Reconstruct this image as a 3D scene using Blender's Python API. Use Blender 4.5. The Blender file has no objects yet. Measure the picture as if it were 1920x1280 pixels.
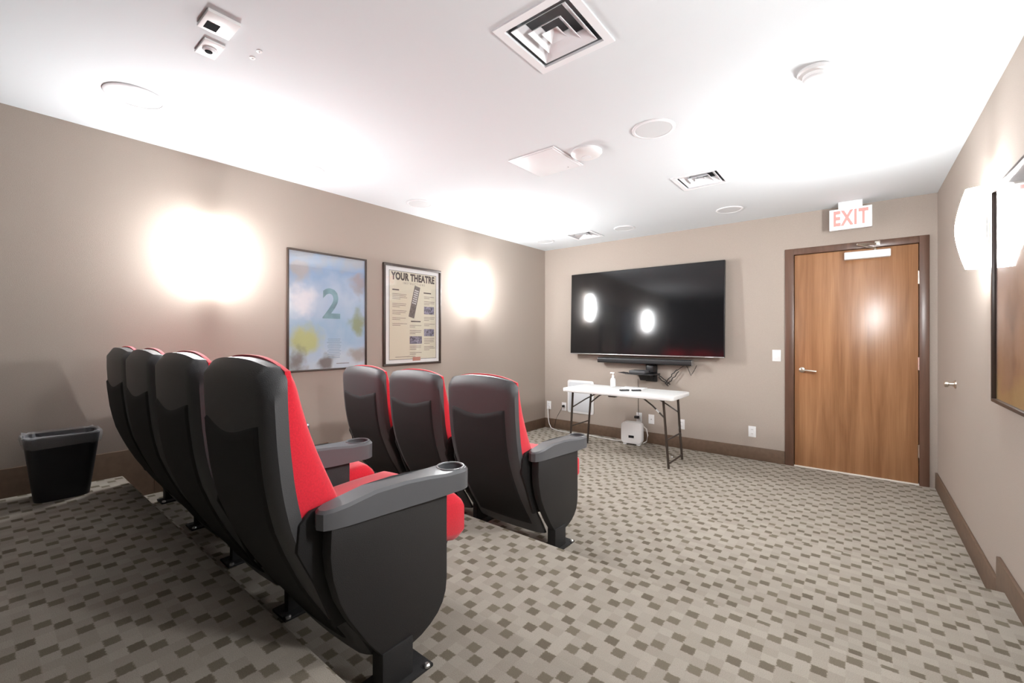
import bpy, bmesh, math, random
from mathutils import Vector, Matrix
random.seed(7)
D = bpy.data
SC = bpy.context.scene
COL = SC.collection

# ------------------------------------------------------------------ camera, world, exposure
CX, CZ = 3.557, 1.310            # camera stands on the top step, next to the right wall
H = 2.55                         # ceiling height
XR, YW, YB = 4.088, 5.209, -0.5  # right wall, front wall, back wall
cam = D.cameras.new('camera')
cam.lens = 15.215; cam.sensor_width = 36.0; cam.sensor_fit = 'HORIZONTAL'
cam.shift_y = -9.5 / 1920
cam.clip_start = 0.02
co = D.objects.new('camera', cam); COL.objects.link(co)
co.location = (CX, 0, CZ); co.rotation_euler = (math.radians(90), 0, math.radians(38.696))
SC.camera = co
w = D.worlds.new('world'); SC.world = w; w.use_nodes = True
w.node_tree.nodes['Background'].inputs[0].default_value = (0.02, 0.02, 0.022, 1)
w.node_tree.nodes['Background'].inputs[1].default_value = 0.2
SC.view_settings.view_transform = 'Standard'
SC.view_settings.look = 'None'
SC.view_settings.exposure = 1.42
SC.view_settings.gamma = 1.0
SC.view_settings.use_curve_mapping = False
GLASS_POWER = 150.0               # sconce glass emission
BULB_POWER = 1.5                 # sconce lamp behind the glass

# ------------------------------------------------------------------ materials
def mat(name, col, rough=0.6, metal=0.0, spec=0.5, coat=0.0, noise=0.0, nscale=40.0, bump=0.0, bscale=200.0, emit=None, estr=0.0, sheen=0.0, stretch=None):
    m = D.materials.new(name); m.use_nodes = True
    nt = m.node_tree; n = nt.nodes; l = nt.links
    b = n['Principled BSDF']
    b.inputs['Base Color'].default_value = (*col, 1)
    b.inputs['Roughness'].default_value = rough
    b.inputs['Metallic'].default_value = metal
    b.inputs['Specular IOR Level'].default_value = spec
    b.inputs['Coat Weight'].default_value = coat
    b.inputs['Coat Roughness'].default_value = 0.06
    if sheen: b.inputs['Sheen Weight'].default_value = sheen
    if emit:
        b.inputs['Emission Color'].default_value = (*emit, 1); b.inputs['Emission Strength'].default_value = estr
    tc = n.new('ShaderNodeTexCoord')
    src = tc.outputs['Object']
    if stretch:
        mp = n.new('ShaderNodeMapping'); mp.inputs['Scale'].default_value = stretch
        l.new(src, mp.inputs['Vector']); src = mp.outputs['Vector']
    if noise:
        t = n.new('ShaderNodeTexNoise'); t.inputs['Scale'].default_value = nscale; t.inputs['Detail'].default_value = 4
        l.new(src, t.inputs['Vector'])
        r = n.new('ShaderNodeValToRGB')
        r.color_ramp.elements[0].position = 0.3; r.color_ramp.elements[1].position = 0.7
        r.color_ramp.elements[0].color = (*[c * (1 - noise) for c in col], 1)
        r.color_ramp.elements[1].color = (*[min(1, c * (1 + noise)) for c in col], 1)
        l.new(t.outputs['Fac'], r.inputs['Fac']); l.new(r.outputs['Color'], b.inputs['Base Color'])
    if bump:
        t2 = n.new('ShaderNodeTexNoise'); t2.inputs['Scale'].default_value = bscale; t2.inputs['Detail'].default_value = 3
        l.new(src, t2.inputs['Vector'])
        bp = n.new('ShaderNodeBump'); bp.inputs['Strength'].default_value = bump; bp.inputs['Distance'].default_value = 0.004
        l.new(t2.outputs['Fac'], bp.inputs['Height']); l.new(bp.outputs['Normal'], b.inputs['Normal'])
    return m

def mth(nt, op, a, b=None, c=None):
    x = nt.nodes.new('ShaderNodeMath'); x.operation = op
    for i, v in enumerate((a, b, c)):
        if v is None: continue
        if isinstance(v, (int, float)): x.inputs[i].default_value = v
        else: nt.links.new(v, x.inputs[i])
    return x.outputs[0]

def mixc(nt, f, a, b):
    x = nt.nodes.new('ShaderNodeMix'); x.data_type = 'RGBA'
    for i, v in ((0, f), (6, a), (7, b)):
        if isinstance(v, (int, float)): x.inputs[i].default_value = v
        elif isinstance(v, tuple): x.inputs[i].default_value = (*v, 1)
        else: nt.links.new(v, x.inputs[i])
    return x.outputs[2]

def carpet_material():
    m = D.materials.new('carpet'); m.use_nodes = True
    nt = m.node_tree; n = nt.nodes; l = nt.links
    b = n['Principled BSDF']; b.inputs['Roughness'].default_value = 0.95; b.inputs['Specular IOR Level'].default_value = 0.1
    tc = n.new('ShaderNodeTexCoord')
    nz = n.new('ShaderNodeTexNoise'); nz.inputs['Scale'].default_value = 160; nz.inputs['Detail'].default_value = 2
    l.new(tc.outputs['Object'], nz.inputs['Vector'])
    sx = n.new('ShaderNodeSeparateXYZ'); l.new(tc.outputs['Object'], sx.inputs[0])
    wob = mth(nt, 'MULTIPLY', mth(nt, 'SUBTRACT', nz.outputs['Fac'], 0.5), 0.25)
    u = mth(nt, 'ADD', mth(nt, 'MULTIPLY_ADD', sx.outputs[0], 1 / 0.0420, 0.5 - 2.161 / 0.0420 + 400), wob)
    v = mth(nt, 'ADD', mth(nt, 'MULTIPLY_ADD', sx.outputs[1], 1 / 0.0386, 0.5 - 1.522 / 0.0386 + 400), wob)
    iu = mth(nt, 'FLOOR', u); iv = mth(nt, 'FLOOR', v)
    a = mth(nt, 'FLOORED_MODULO', iu, 4.0); bb = mth(nt, 'FLOORED_MODULO', iv, 4.0)
    g = mth(nt, 'SUBTRACT', mth(nt, 'ADD', a, mth(nt, 'COMPARE', a, 2.0, 0.2)), mth(nt, 'COMPARE', a, 3.0, 0.2))
    du = mth(nt, 'ABSOLUTE', mth(nt, 'SUBTRACT', mth(nt, 'FRACT', u), 0.5)); dv = mth(nt, 'ABSOLUTE', mth(nt, 'SUBTRACT', mth(nt, 'FRACT', v), 0.5))
    k0 = n.new('ShaderNodeMapRange'); k0.interpolation_type = 'SMOOTHSTEP'; l.new(mth(nt, 'MAXIMUM', du, dv), k0.inputs[0])
    k0.inputs[1].default_value = 0.56; k0.inputs[2].default_value = 0.40
    dark = mth(nt, 'MULTIPLY', mth(nt, 'COMPARE', bb, g, 0.2), k0.outputs[0])
    cv = n.new('ShaderNodeCombineXYZ'); l.new(iu, cv.inputs[0]); l.new(iv, cv.inputs[1])
    wn = n.new('ShaderNodeTexWhiteNoise'); wn.noise_dimensions = '2D'; l.new(cv.outputs[0], wn.inputs['Vector'])
    light = mixc(nt, wn.outputs['Value'], (0.325, 0.290, 0.246), (0.385, 0.348, 0.30))
    dk = mixc(nt, wn.outputs['Value'], (0.150, 0.126, 0.095), (0.195, 0.167, 0.128))
    base = mixc(nt, dark, light, dk)
    pile = n.new('ShaderNodeTexNoise'); pile.inputs['Scale'].default_value = 420; pile.inputs['Detail'].default_value = 2
    l.new(tc.outputs['Object'], pile.inputs['Vector'])
    mul = n.new('ShaderNodeMix'); mul.data_type = 'RGBA'; mul.blend_type = 'MULTIPLY'; mul.inputs[0].default_value = 1
    l.new(base, mul.inputs[6])
    k = mth(nt, 'MULTIPLY_ADD', pile.outputs['Fac'], 0.7, 0.65)
    cc = n.new('ShaderNodeCombineColor')
    for i in range(3): l.new(k, cc.inputs[i])
    l.new(cc.outputs[0], mul.inputs[7]); l.new(mul.outputs[2], b.inputs['Base Color'])
    bp = n.new('ShaderNodeBump'); bp.inputs['Strength'].default_value = 0.5; bp.inputs['Distance'].default_value = 0.004
    l.new(pile.outputs['Fac'], bp.inputs['Height']); l.new(bp.outputs['Normal'], b.inputs['Normal'])
    return m

def wood_material(name, c0, c1, c2, rough=0.32, coat=0.25):
    m = D.materials.new(name); m.use_nodes = True
    nt = m.node_tree; n = nt.nodes; l = nt.links
    b = n['Principled BSDF']; b.inputs['Roughness'].default_value = rough; b.inputs['Coat Weight'].default_value = coat; b.inputs['Coat Roughness'].default_value = 0.25
    tc = n.new('ShaderNodeTexCoord')
    mp = n.new('ShaderNodeMapping'); mp.inputs['Scale'].default_value = (1.0, 1.0, 0.06); l.new(tc.outputs['Object'], mp.inputs['Vector'])
    t = n.new('ShaderNodeTexNoise'); t.inputs['Scale'].default_value = 16; t.inputs['Detail'].default_value = 6; t.inputs['Distortion'].default_value = 0.6
    l.new(mp.outputs[0], t.inputs['Vector'])
    mp2 = n.new('ShaderNodeMapping'); mp2.inputs['Scale'].default_value = (1.0, 1.0, 0.025); l.new(tc.outputs['Object'], mp2.inputs['Vector'])
    t2 = n.new('ShaderNodeTexNoise'); t2.inputs['Scale'].default_value = 140; t2.inputs['Detail'].default_value = 3
    l.new(mp2.outputs[0], t2.inputs['Vector'])
    r = n.new('ShaderNodeValToRGB')
    e = r.color_ramp.elements; e[0].position = 0.28; e[1].position = 0.72
    e[0].color = (*c0, 1); e[1].color = (*c2, 1)
    x = r.color_ramp.elements.new(0.5); x.color = (*c1, 1)
    f = mth(nt, 'ADD', mth(nt, 'MULTIPLY', t.outputs['Fac'], 0.75), mth(nt, 'MULTIPLY', t2.outputs['Fac'], 0.25))
    l.new(f, r.inputs['Fac']); l.new(r.outputs['Color'], b.inputs['Base Color'])
    return m

def pane_material():
    m = D.materials.new('picture_glass'); m.use_nodes = True
    nt = m.node_tree; n = nt.nodes; l = nt.links
    n.remove(n['Principled BSDF'])
    tr = n.new('ShaderNodeBsdfTransparent'); gl = n.new('ShaderNodeBsdfGlossy'); gl.inputs['Roughness'].default_value = 0.03
    lw = n.new('ShaderNodeLayerWeight'); lw.inputs['Blend'].default_value = 0.5
    fres = mth(nt, 'MULTIPLY_ADD', mth(nt, 'POWER', lw.outputs['Facing'], 5.0), 0.94, 0.06)
    mx = n.new('ShaderNodeMixShader')
    l.new(fres, mx.inputs[0]); l.new(tr.outputs[0], mx.inputs[1]); l.new(gl.outputs[0], mx.inputs[2])
    l.new(mx.outputs[0], n['Material Output'].inputs['Surface'])
    return m

def print_material(name, ramp, axis, lo, hi, blobs=(), rough=0.6):
    """flat poster print: vertical colour ramp in object space with soft round colour patches"""
    m = D.materials.new(name); m.use_nodes = True
    nt = m.node_tree; n = nt.nodes; l = nt.links
    b = n['Principled BSDF']; b.inputs['Roughness'].default_value = rough
    tc = n.new('ShaderNodeTexCoord'); sx = n.new('ShaderNodeSeparateXYZ'); l.new(tc.outputs['Object'], sx.inputs[0])
    nz = n.new('ShaderNodeTexNoise'); nz.inputs['Scale'].default_value = 6; nz.inputs['Detail'].default_value = 5
    l.new(tc.outputs['Object'], nz.inputs['Vector'])
    f = mth(nt, 'DIVIDE', mth(nt, 'SUBTRACT', sx.outputs[axis], lo), hi - lo)
    f = mth(nt, 'ADD', f, mth(nt, 'MULTIPLY', mth(nt, 'SUBTRACT', nz.outputs['Fac'], 0.5), 0.5))
    r = n.new('ShaderNodeValToRGB'); e = r.color_ramp.elements
    e[0].position = ramp[0][0]; e[0].color = (*ramp[0][1], 1); e[1].position = ramp[-1][0]; e[1].color = (*ramp[-1][1], 1)
    for p, c in ramp[1:-1]:
        x = e.new(p); x.color = (*c, 1)
    l.new(f, r.inputs['Fac']); cur = r.outputs['Color']
    for (py, pz, rad, c) in blobs:
        dy = mth(nt, 'SUBTRACT', sx.outputs[1], py); dz = mth(nt, 'SUBTRACT', sx.outputs[2], pz)
        d = mth(nt, 'SQRT', mth(nt, 'ADD', mth(nt, 'MULTIPLY', dy, dy), mth(nt, 'MULTIPLY', dz, dz)))
        d = mth(nt, 'ADD', d, mth(nt, 'MULTIPLY', mth(nt, 'SUBTRACT', nz.outputs['Fac'], 0.5), 0.30))
        k = n.new('ShaderNodeMapRange'); k.interpolation_type = 'SMOOTHSTEP'
        l.new(d, k.inputs[0]); k.inputs[1].default_value = rad; k.inputs[2].default_value = rad * 0.25
        cur = mixc(nt, k.outputs[0], cur, c)
    l.new(cur, b.inputs['Base Color'])
    return m

M = {}
M['wall'] = mat('wall_fabric', (0.405, 0.347, 0.300), 0.85, spec=0.2, noise=0.05, nscale=260, bump=0.25, bscale=420)
M['wall_dark'] = mat('dark_back_wall', (0.05, 0.042, 0.036), 0.9)
M['ceiling'] = mat('ceiling_paint', (0.70, 0.735, 0.755), 0.9, spec=0.15, bump=0.06, bscale=300)
M['carpet'] = carpet_material()
M['base'] = mat('baseboard_vinyl', (0.135, 0.085, 0.055), 0.55, noise=0.12, nscale=25)
M['door'] = wood_material('door_veneer', (0.22, 0.098, 0.040), (0.33, 0.158, 0.070), (0.43, 0.225, 0.108))
M['frame_wood'] = wood_material('door_frame_wood', (0.085, 0.042, 0.026), (0.12, 0.062, 0.040), (0.16, 0.085, 0.056), 0.35)
M['nickel'] = mat('satin_nickel', (0.66, 0.60, 0.53), 0.28, metal=1.0)
M['white'] = mat('white_plastic', (0.82, 0.82, 0.82), 0.4)
M['white_metal'] = mat('white_enamel', (0.84, 0.85, 0.87), 0.35)
M['grille'] = mat('speaker_grille', (0.66, 0.68, 0.69), 0.7, bump=0.5, bscale=900)
M['table_white'] = mat('table_plastic', (0.80, 0.80, 0.79), 0.5, bump=0.15, bscale=250)
M['dark_steel'] = mat('bronze_painted_steel', (0.040, 0.028, 0.021), 0.42)
M['black'] = mat('black_plastic', (0.014, 0.014, 0.015), 0.4)
M['tv_screen'] = mat('tv_screen', (0.006, 0.006, 0.007), 0.10, spec=0.6)
M['shell'] = mat('seat_shell_plastic', (0.075, 0.076, 0.080), 0.42, bump=0.25, bscale=500)
M['panel'] = mat('seat_black_fabric', (0.013, 0.0125, 0.013), 0.75, bump=0.3, bscale=600)
M['side'] = mat('end_panel_plastic', (0.017, 0.016, 0.0165), 0.55, bump=0.3, bscale=450)
M['arm'] = mat('armrest_plastic', (0.115, 0.118, 0.125), 0.36, bump=0.12, bscale=500)
M['red'] = mat('seat_red_fabric', (0.74, 0.014, 0.034), 0.8, spec=0.25, sheen=0.35, noise=0.1, nscale=220, bump=0.3, bscale=700)
M['cupdark'] = mat('matte_black_recess', (0.010, 0.010, 0.011), 0.9, spec=0.1)
M['bolt'] = mat('zinc_bolt', (0.7, 0.7, 0.7), 0.3, metal=1.0)
M['poster_frame'] = mat('dark_picture_frame', (0.045, 0.028, 0.020), 0.4)
M['pane'] = pane_material()
M['paper'] = mat('cream_print', (0.70, 0.66, 0.53), 0.7)
M['matboard'] = mat('white_mat', (0.85, 0.85, 0.84), 0.8)
M['ink'] = mat('grey_ink', (0.16, 0.13, 0.12), 0.8)
M['ink_dark'] = mat('dark_ink', (0.075, 0.06, 0.058), 0.8)
M['ink_line'] = mat('border_ink', (0.10, 0.11, 0.12), 0.8)
M['photo'] = mat('printed_photo', (0.19, 0.18, 0.24), 0.7, noise=0.9, nscale=60)
M['remote_print'] = mat('remote_print', (0.17, 0.155, 0.145), 0.7, noise=0.3, nscale=60)
M['salmon'] = mat('salmon_sticker', (0.55, 0.25, 0.19), 0.7)
M['poster_blue'] = print_material('poster_print', [(0.0, (0.62, 0.70, 0.76)), (0.35, (0.36, 0.54, 0.72)), (0.62, (0.50, 0.62, 0.76)), (0.85, (0.30, 0.46, 0.68)), (1.0, (0.42, 0.46, 0.52))], 2, 0.0, 1.0,
    blobs=[(0.17, 0.24, 0.17, (0.50, 0.55, 0.24)), (0.10, 0.08, 0.12, (0.22, 0.21, 0.20)), (0.30, 0.07, 0.10, (0.20, 0.19, 0.19)), (0.64, 0.40, 0.13, (0.30, 0.36, 0.22)), (0.62, 0.14, 0.10, (0.38, 0.35, 0.33)),
           (0.12, 0.84, 0.12, (0.45, 0.44, 0.46)), (0.66, 0.76, 0.12, (0.40, 0.38, 0.42)), (0.13, 0.58, 0.16, (0.78, 0.80, 0.86))])
M['poster_two'] = mat('numeral_print', (0.20, 0.36, 0.42), 0.6, noise=0.25, nscale=9)
M['poster_text'] = mat('small_print', (0.27, 0.38, 0.50), 0.7)
M['poster_reflection'] = print_material('door_reflection_print', [(0.0, (0.42, 0.33, 0.15)), (0.10, (0.36, 0.26, 0.12)), (0.16, (0.26, 0.17, 0.12)), (0.45, (0.36, 0.28, 0.24)), (1.0, (0.30, 0.27, 0.26))], 2, 0.0, 1.0,
    blobs=[(0.30, 0.45, 0.16, (0.20, 0.17, 0.16)), (0.34, 0.20, 0.09, (0.18, 0.12, 0.09)), (0.08, 0.5, 0.10, (0.40, 0.30, 0.25))])  # brown tones paint the door's reflection in the glass into the print
M['exit_face'] = mat('exit_face', (0.85, 0.86, 0.88), 0.5, emit=(1, 0.98, 0.97), estr=0.35)
M['exit_red'] = mat('exit_letters', (0.70, 0.20, 0.18), 0.5, emit=(1.0, 0.36, 0.32), estr=0.2)
M['vent_dark'] = mat('duct_interior', (0.22, 0.23, 0.24), 0.6)
M['metal_grey'] = mat('brushed_plate', (0.45, 0.44, 0.43), 0.35, metal=0.8)
M['bin'] = mat('bin_plastic', (0.014, 0.014, 0.018), 0.5)
M['liner'] = mat('clear_bin_liner', (0.55, 0.55, 0.57), 0.18)
M['liner'].node_tree.nodes['Principled BSDF'].inputs['Alpha'].default_value = 0.28
M['cord_white'] = mat('white_cord', (0.78, 0.77, 0.74), 0.5)
M['cord_black'] = mat('black_cord', (0.02, 0.018, 0.016), 0.5)
M['display'] = mat('dark_display', (0.02, 0.02, 0.022), 0.2)
M['milky'] = mat('milky_panel', (0.62, 0.64, 0.66), 0.5)
M['threshold_gap_light'] = mat('painted_gap_light', (0.85, 0.80, 0.74), 0.4)
gm = mat('sconce_glass', (0.9, 0.9, 0.9), 0.3, emit=(0.97, 0.985, 1.0), estr=GLASS_POWER)
M['sconce_glass'] = gm
M['sconce_side'] = mat('sconce_glass_side', (0.9, 0.9, 0.9), 0.3, emit=(0.97, 0.985, 1.0), estr=36.0)
M['sconce_inner'] = mat('sconce_glass_inner', (0.8, 0.8, 0.8), 0.5)

# ------------------------------------------------------------------ mesh helpers
class MB:
    def __init__(self): self.bm = bmesh.new()
    def _add(self, t, bevel=0.0, seg=2):
        if bevel:
            bmesh.ops.bevel(t, geom=list(t.edges), offset=bevel, segments=seg, profile=0.5, affect='EDGES')
        me = D.meshes.new('tmp'); t.to_mesh(me); t.free()
        self.bm.from_mesh(me); D.meshes.remove(me); return self
    def box(self, x0, x1, y0, y1, z0, z1, bevel=0.0, seg=2):
        t = bmesh.new()
        v = [t.verts.new(p) for p in ((x0,y0,z0),(x1,y0,z0),(x1,y1,z0),(x0,y1,z0),(x0,y0,z1),(x1,y0,z1),(x1,y1,z1),(x0,y1,z1))]
        for f in ((3,2,1,0),(4,5,6,7),(0,1,5,4),(1,2,6,5),(2,3,7,6),(3,0,4,7)): t.faces.new([v[i] for i in f])
        return self._add(t, bevel, seg)
    def prism(self, prof, axis, a0, a1, bevel=0.0, seg=2):
        """prof: 2D points; axis 'x': (y,z), 'y': (x,z), 'z': (x,y)"""
        def P(p, a): return {'x': (a, p[0], p[1]), 'y': (p[0], a, p[1]), 'z': (p[0], p[1], a)}[axis]
        t = bmesh.new()
        lo = [t.verts.new(P(p, a0)) for p in prof]; hi = [t.verts.new(P(p, a1)) for p in prof]
        k = len(prof)
        t.faces.new(lo); t.faces.new(hi)
        for i in range(k): t.faces.new((lo[i], lo[(i+1) % k], hi[(i+1) % k], hi[i]))
        bmesh.ops.recalc_face_normals(t, faces=t.faces)
        if bevel:
            es = [e for e in t.edges if e.calc_face_angle(0) > 0.6]
            bmesh.ops.bevel(t, geom=es, offset=bevel, segments=seg, profile=0.5, affect='EDGES')
        return self._add(t)
    def tube(self, pts, r, n=8, closed=False):
        pts = [Vector(p) for p in pts]; t = bmesh.new(); rings = []
        for i, p in enumerate(pts):
            a = pts[max(i-1, 0)]; b = pts[min(i+1, len(pts)-1)]
            d = (b - a).normalized()
            up = Vector((0,0,1)) if abs(d.z) < 0.9 else Vector((1,0,0))
            s = d.cross(up).normalized(); q = s.cross(d)
            rings.append([t.verts.new(p + s*math.cos(2*math.pi*j/n)*r + q*math.sin(2*math.pi*j/n)*r) for j in range(n)])
        for i in range(len(rings)-1):
            for j in range(n): t.faces.new((rings[i][j], rings[i][(j+1)%n], rings[i+1][(j+1)%n], rings[i+1][j]))
        t.faces.new(rings[0][::-1]); t.faces.new(rings[-1])
        bmesh.ops.recalc_face_normals(t, faces=t.faces)
        return self._add(t)
    def lathe(self, prof, c=(0,0,0), n=32, axis='z'):
        """prof: (radius, height) from one end to the other, closed with caps"""
        t = bmesh.new(); rings = []
        for r, h in prof:
            ring = []
            for j in range(n):
                a = 2*math.pi*j/n; x, y = r*math.cos(a), r*math.sin(a)
                p = {'z': (x, y, h), 'y': (x, h, y), 'x': (h, x, y)}[axis]
                ring.append(t.verts.new((c[0]+p[0], c[1]+p[1], c[2]+p[2])))
            rings.append(ring)
        for i in range(len(rings)-1):
            for j in range(n): t.faces.new((rings[i][j], rings[i][(j+1)%n], rings[i+1][(j+1)%n], rings[i+1][j]))
        t.faces.new(rings[0][::-1]); t.faces.new(rings[-1])
        bmesh.ops.recalc_face_normals(t, faces=t.faces)
        return self._add(t)
    def grid(self, P, nu, nv):
        """closed slab from P(side,u,v) with side 0 back / 1 front, u,v in 0..1"""
        t = bmesh.new()
        g = [[[t.verts.new(P(s, i/nu, j/nv)) for j in range(nv+1)] for i in range(nu+1)] for s in (0, 1)]
        for i in range(nu):
            for j in range(nv):
                t.faces.new((g[0][i][j], g[0][i+1][j], g[0][i+1][j+1], g[0][i][j+1]))
                t.faces.new((g[1][i][j], g[1][i][j+1], g[1][i+1][j+1], g[1][i+1][j]))
        for i in range(nu):
            t.faces.new((g[0][i][0], g[1][i][0], g[1][i+1][0], g[0][i+1][0]))
            t.faces.new((g[0][i][nv], g[0][i+1][nv], g[1][i+1][nv], g[1][i][nv]))
        for j in range(nv):
            t.faces.new((g[0][0][j], g[0][0][j+1], g[1][0][j+1], g[1][0][j]))
            t.faces.new((g[0][nu][j], g[1][nu][j], g[1][nu][j+1], g[0][nu][j+1]))
        bmesh.ops.recalc_face_normals(t, faces=t.faces)
        return self._add(t)
    def ring(self, outer, inner, z0, z1):
        """flat ring between two same-length closed outlines"""
        t = bmesh.new(); k = len(outer)
        q = [[t.verts.new((p[0], p[1], z)) for p in o] for o, z in ((outer, z0), (inner, z0), (inner, z1), (outer, z1))]
        for a in range(4):
            b = (a+1) % 4
            for i in range(k): t.faces.new((q[a][i], q[a][(i+1)%k], q[b][(i+1)%k], q[b][i]))
        bmesh.ops.recalc_face_normals(t, faces=t.faces)
        return self._add(t)
    def build(self, name, m, parent=None, smooth=35, loc=None):
        me = D.meshes.new(name); self.bm.to_mesh(me); self.bm.free()
        me.materials.append(M[m] if isinstance(m, str) else m)
        if smooth:
            me.shade_smooth(); me.set_sharp_from_angle(angle=math.radians(smooth))
        o = D.objects.new(name, me); COL.objects.link(o)
        if parent: o.parent = parent
        if loc: o.location = loc
        return o

def thing(name, label, cat, loc=(0,0,0), rz=0.0, group=None):
    o = D.objects.new(name, None); COL.objects.link(o); o.empty_display_size = 0.1
    o.location = loc; o.rotation_euler = (0, 0, rz)
    return tag(o, label, cat, group)
def tag(o, label, cat, group=None):
    o['label'] = label; o['category'] = cat
    if group: o['group'] = group
    return o
def struct(o, label=None, cat=None):
    o['kind'] = 'structure'
    if label: o['label'] = label
    if cat: o['category'] = cat
    return o
def text_mesh(name, s, size, m, parent, mtx, extrude=0.0004, sx=1.0, align='CENTER', bold=0.0, spacing=1.0):
    cu = D.curves.new(name, 'FONT'); cu.body = s; cu.size = size; cu.extrude = extrude; cu.align_x = align; cu.align_y = 'CENTER'
    cu.offset = bold; cu.space_character = spacing; cu.resolution_u = 3
    t = D.objects.new(name + '_src', cu); COL.objects.link(t)
    me = D.meshes.new_from_object(t.evaluated_get(bpy.context.evaluated_depsgraph_get()))
    D.objects.remove(t); D.curves.remove(cu)
    me.transform(Matrix.Diagonal((sx, 1, 1, 1))); me.transform(mtx); me.name = name
    me.materials.clear(); me.materials.append(M[m])
    o = D.objects.new(name, me); COL.objects.link(o); o.parent = parent
    return o
def copy_tree(o, parent=None):
    c = o.copy(); COL.objects.link(c); c.parent = parent
    for ch in list(o.children): copy_tree(ch, c)
    return c
def circle(cx, cy, r, n=32, a0=0.0): return [(cx + r*math.cos(a0+2*math.pi*i/n), cy + r*math.sin(a0+2*math.pi*i/n)) for i in range(n)]
def rrect(x0, x1, y0, y1, r, n=5):
    out = []
    for cx, cy, a in ((x1-r, y1-r, 0), (x0+r, y1-r, 90), (x0+r, y0+r, 180), (x1-r, y0+r, 270)):
        for i in range(n+1):
            t = math.radians(a + 90*i/n); out.append((cx + r*math.cos(t), cy + r*math.sin(t)))
    return out
def lerp_prof(P, z):
    """piecewise-linear with smooth-ish sampling: P list of (z, y)"""
    if z <= P[0][0]: return P[0][1]
    for (a, ya), (b, yb) in zip(P, P[1:]):
        if z <= b: return ya + (yb-ya)*(z-a)/(b-a)
    return P[-1][1]

# ------------------------------------------------------------------ room shell
E1, E2, E3 = 2.93, 1.76, 0.585       # front edges of the three carpeted steps
S1, S2, S3 = 0.15, 0.30, 0.45
struct(MB().box(-0.1, XR+0.1, YB-0.1, YW+0.25, -0.1, 0.0).build('floor', 'carpet', smooth=0), 'beige carpet with staggered brown squares across the lower floor', 'floor')
struct(MB().box(0, XR, E2, E1, 0.0, S1, 0.008).build('floor_step', 'carpet'), 'lowest carpeted step under the front seat row', 'step')
struct(MB().box(0, XR, E3, E2, 0.0, S2, 0.008).build('floor_step', 'carpet'), 'middle carpeted step under the back seat row', 'step')
struct(MB().box(0, XR, YB, E3, 0.0, S3, 0.008).build('floor_step', 'carpet'), 'highest carpeted step behind the back seat row', 'step')
VENTS = [(2.580, 1.500), (2.583, 3.607), (0.927, 4.690)]
cb = bmesh.new(); loops = [[(-0.1, YB-0.1), (XR+0.1, YB-0.1), (XR+0.1, YW+0.25), (-0.1, YW+0.25)]]
loops += [[(x-0.150, y-0.150), (x+0.150, y-0.150), (x+0.150, y+0.150), (x-0.150, y+0.150)] for x, y in VENTS]
ce = []
for lp in loops:
    vs = [cb.verts.new((p[0], p[1], H)) for p in lp]
    ce += [cb.edges.new((vs[i], vs[(i+1) % 4])) for i in range(4)]
bmesh.ops.triangle_fill(cb, use_beauty=True, use_dissolve=False, edges=ce)
bmesh.ops.recalc_face_normals(cb, faces=cb.faces)
for f in cb.faces:
    if f.normal.z > 0: f.normal_flip()
cm = MB(); cm._add(cb); cm.box(-0.1, XR+0.1, YB-0.1, YW+0.25, H+0.12, H+0.2)
struct(cm.build('ceiling', 'ceiling', smooth=0), 'smooth white ceiling', 'ceiling')
struct(MB().box(-0.1, 0, YB-0.1, YW+0.25, 0, H).build('wall_left', 'wall', smooth=0), 'taupe wall with two framed posters', 'wall')
struct(MB().box(XR, XR+0.1, YB-0.1, YW+0.25, 0, H).build('wall_right', 'wall', smooth=0), 'taupe wall beside the door', 'wall')
struct(MB().box(0, XR, YB-0.1, YB, 0, H).build('wall_back', 'wall_dark', smooth=0), 'dark wall behind the back seat row', 'wall')
DX0, DX1, DT = 3.046, 3.972, 2.132      # door opening
wf = MB()
wf.box(0, DX0-0.04, YW, YW+0.12, 0, H); wf.box(DX1+0.04, XR, YW, YW+0.12, 0, H); wf.box(DX0-0.04, DX1+0.04, YW, YW+0.12, DT+0.03, H)
wf.box(DX0-0.3, XR, YW+0.14, YW+0.2, 0, H)
struct(wf.build('wall_front', 'wall', smooth=0), 'taupe wall with the wall-mounted television', 'wall')

BH = 0.135
def baseprof(side, z): return z
bb = MB(); bb.box(0, 2.968, YW-0.016, YW, 0, BH, 0.003)
struct(bb.build('baseboard_front', 'base'), 'brown baseboard under the television wall', 'baseboard')
for nm, xa, xb in (('baseboard_left', 0.0, 0.016), ('baseboard_right', XR-0.016, XR)):
    b = MB()
    b.box(xa, xb, E1+0.15, YW-0.001, 0, BH, 0.003)
    b.box(xa, xb, E2+0.15, E1+0.15, 0, S1+BH-0.03, 0.003)
    b.box(xa, xb, E3+0.15, E2+0.15, 0, S2+BH-0.03, 0.003)
    b.box(xa, xb, YB, E3+0.15, 0, S3+BH+0.02, 0.003)
    struct(b.build(nm, 'base'), 'brown stepped baseboard along the %s wall' % nm.split('_')[1], 'baseboard')

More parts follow.
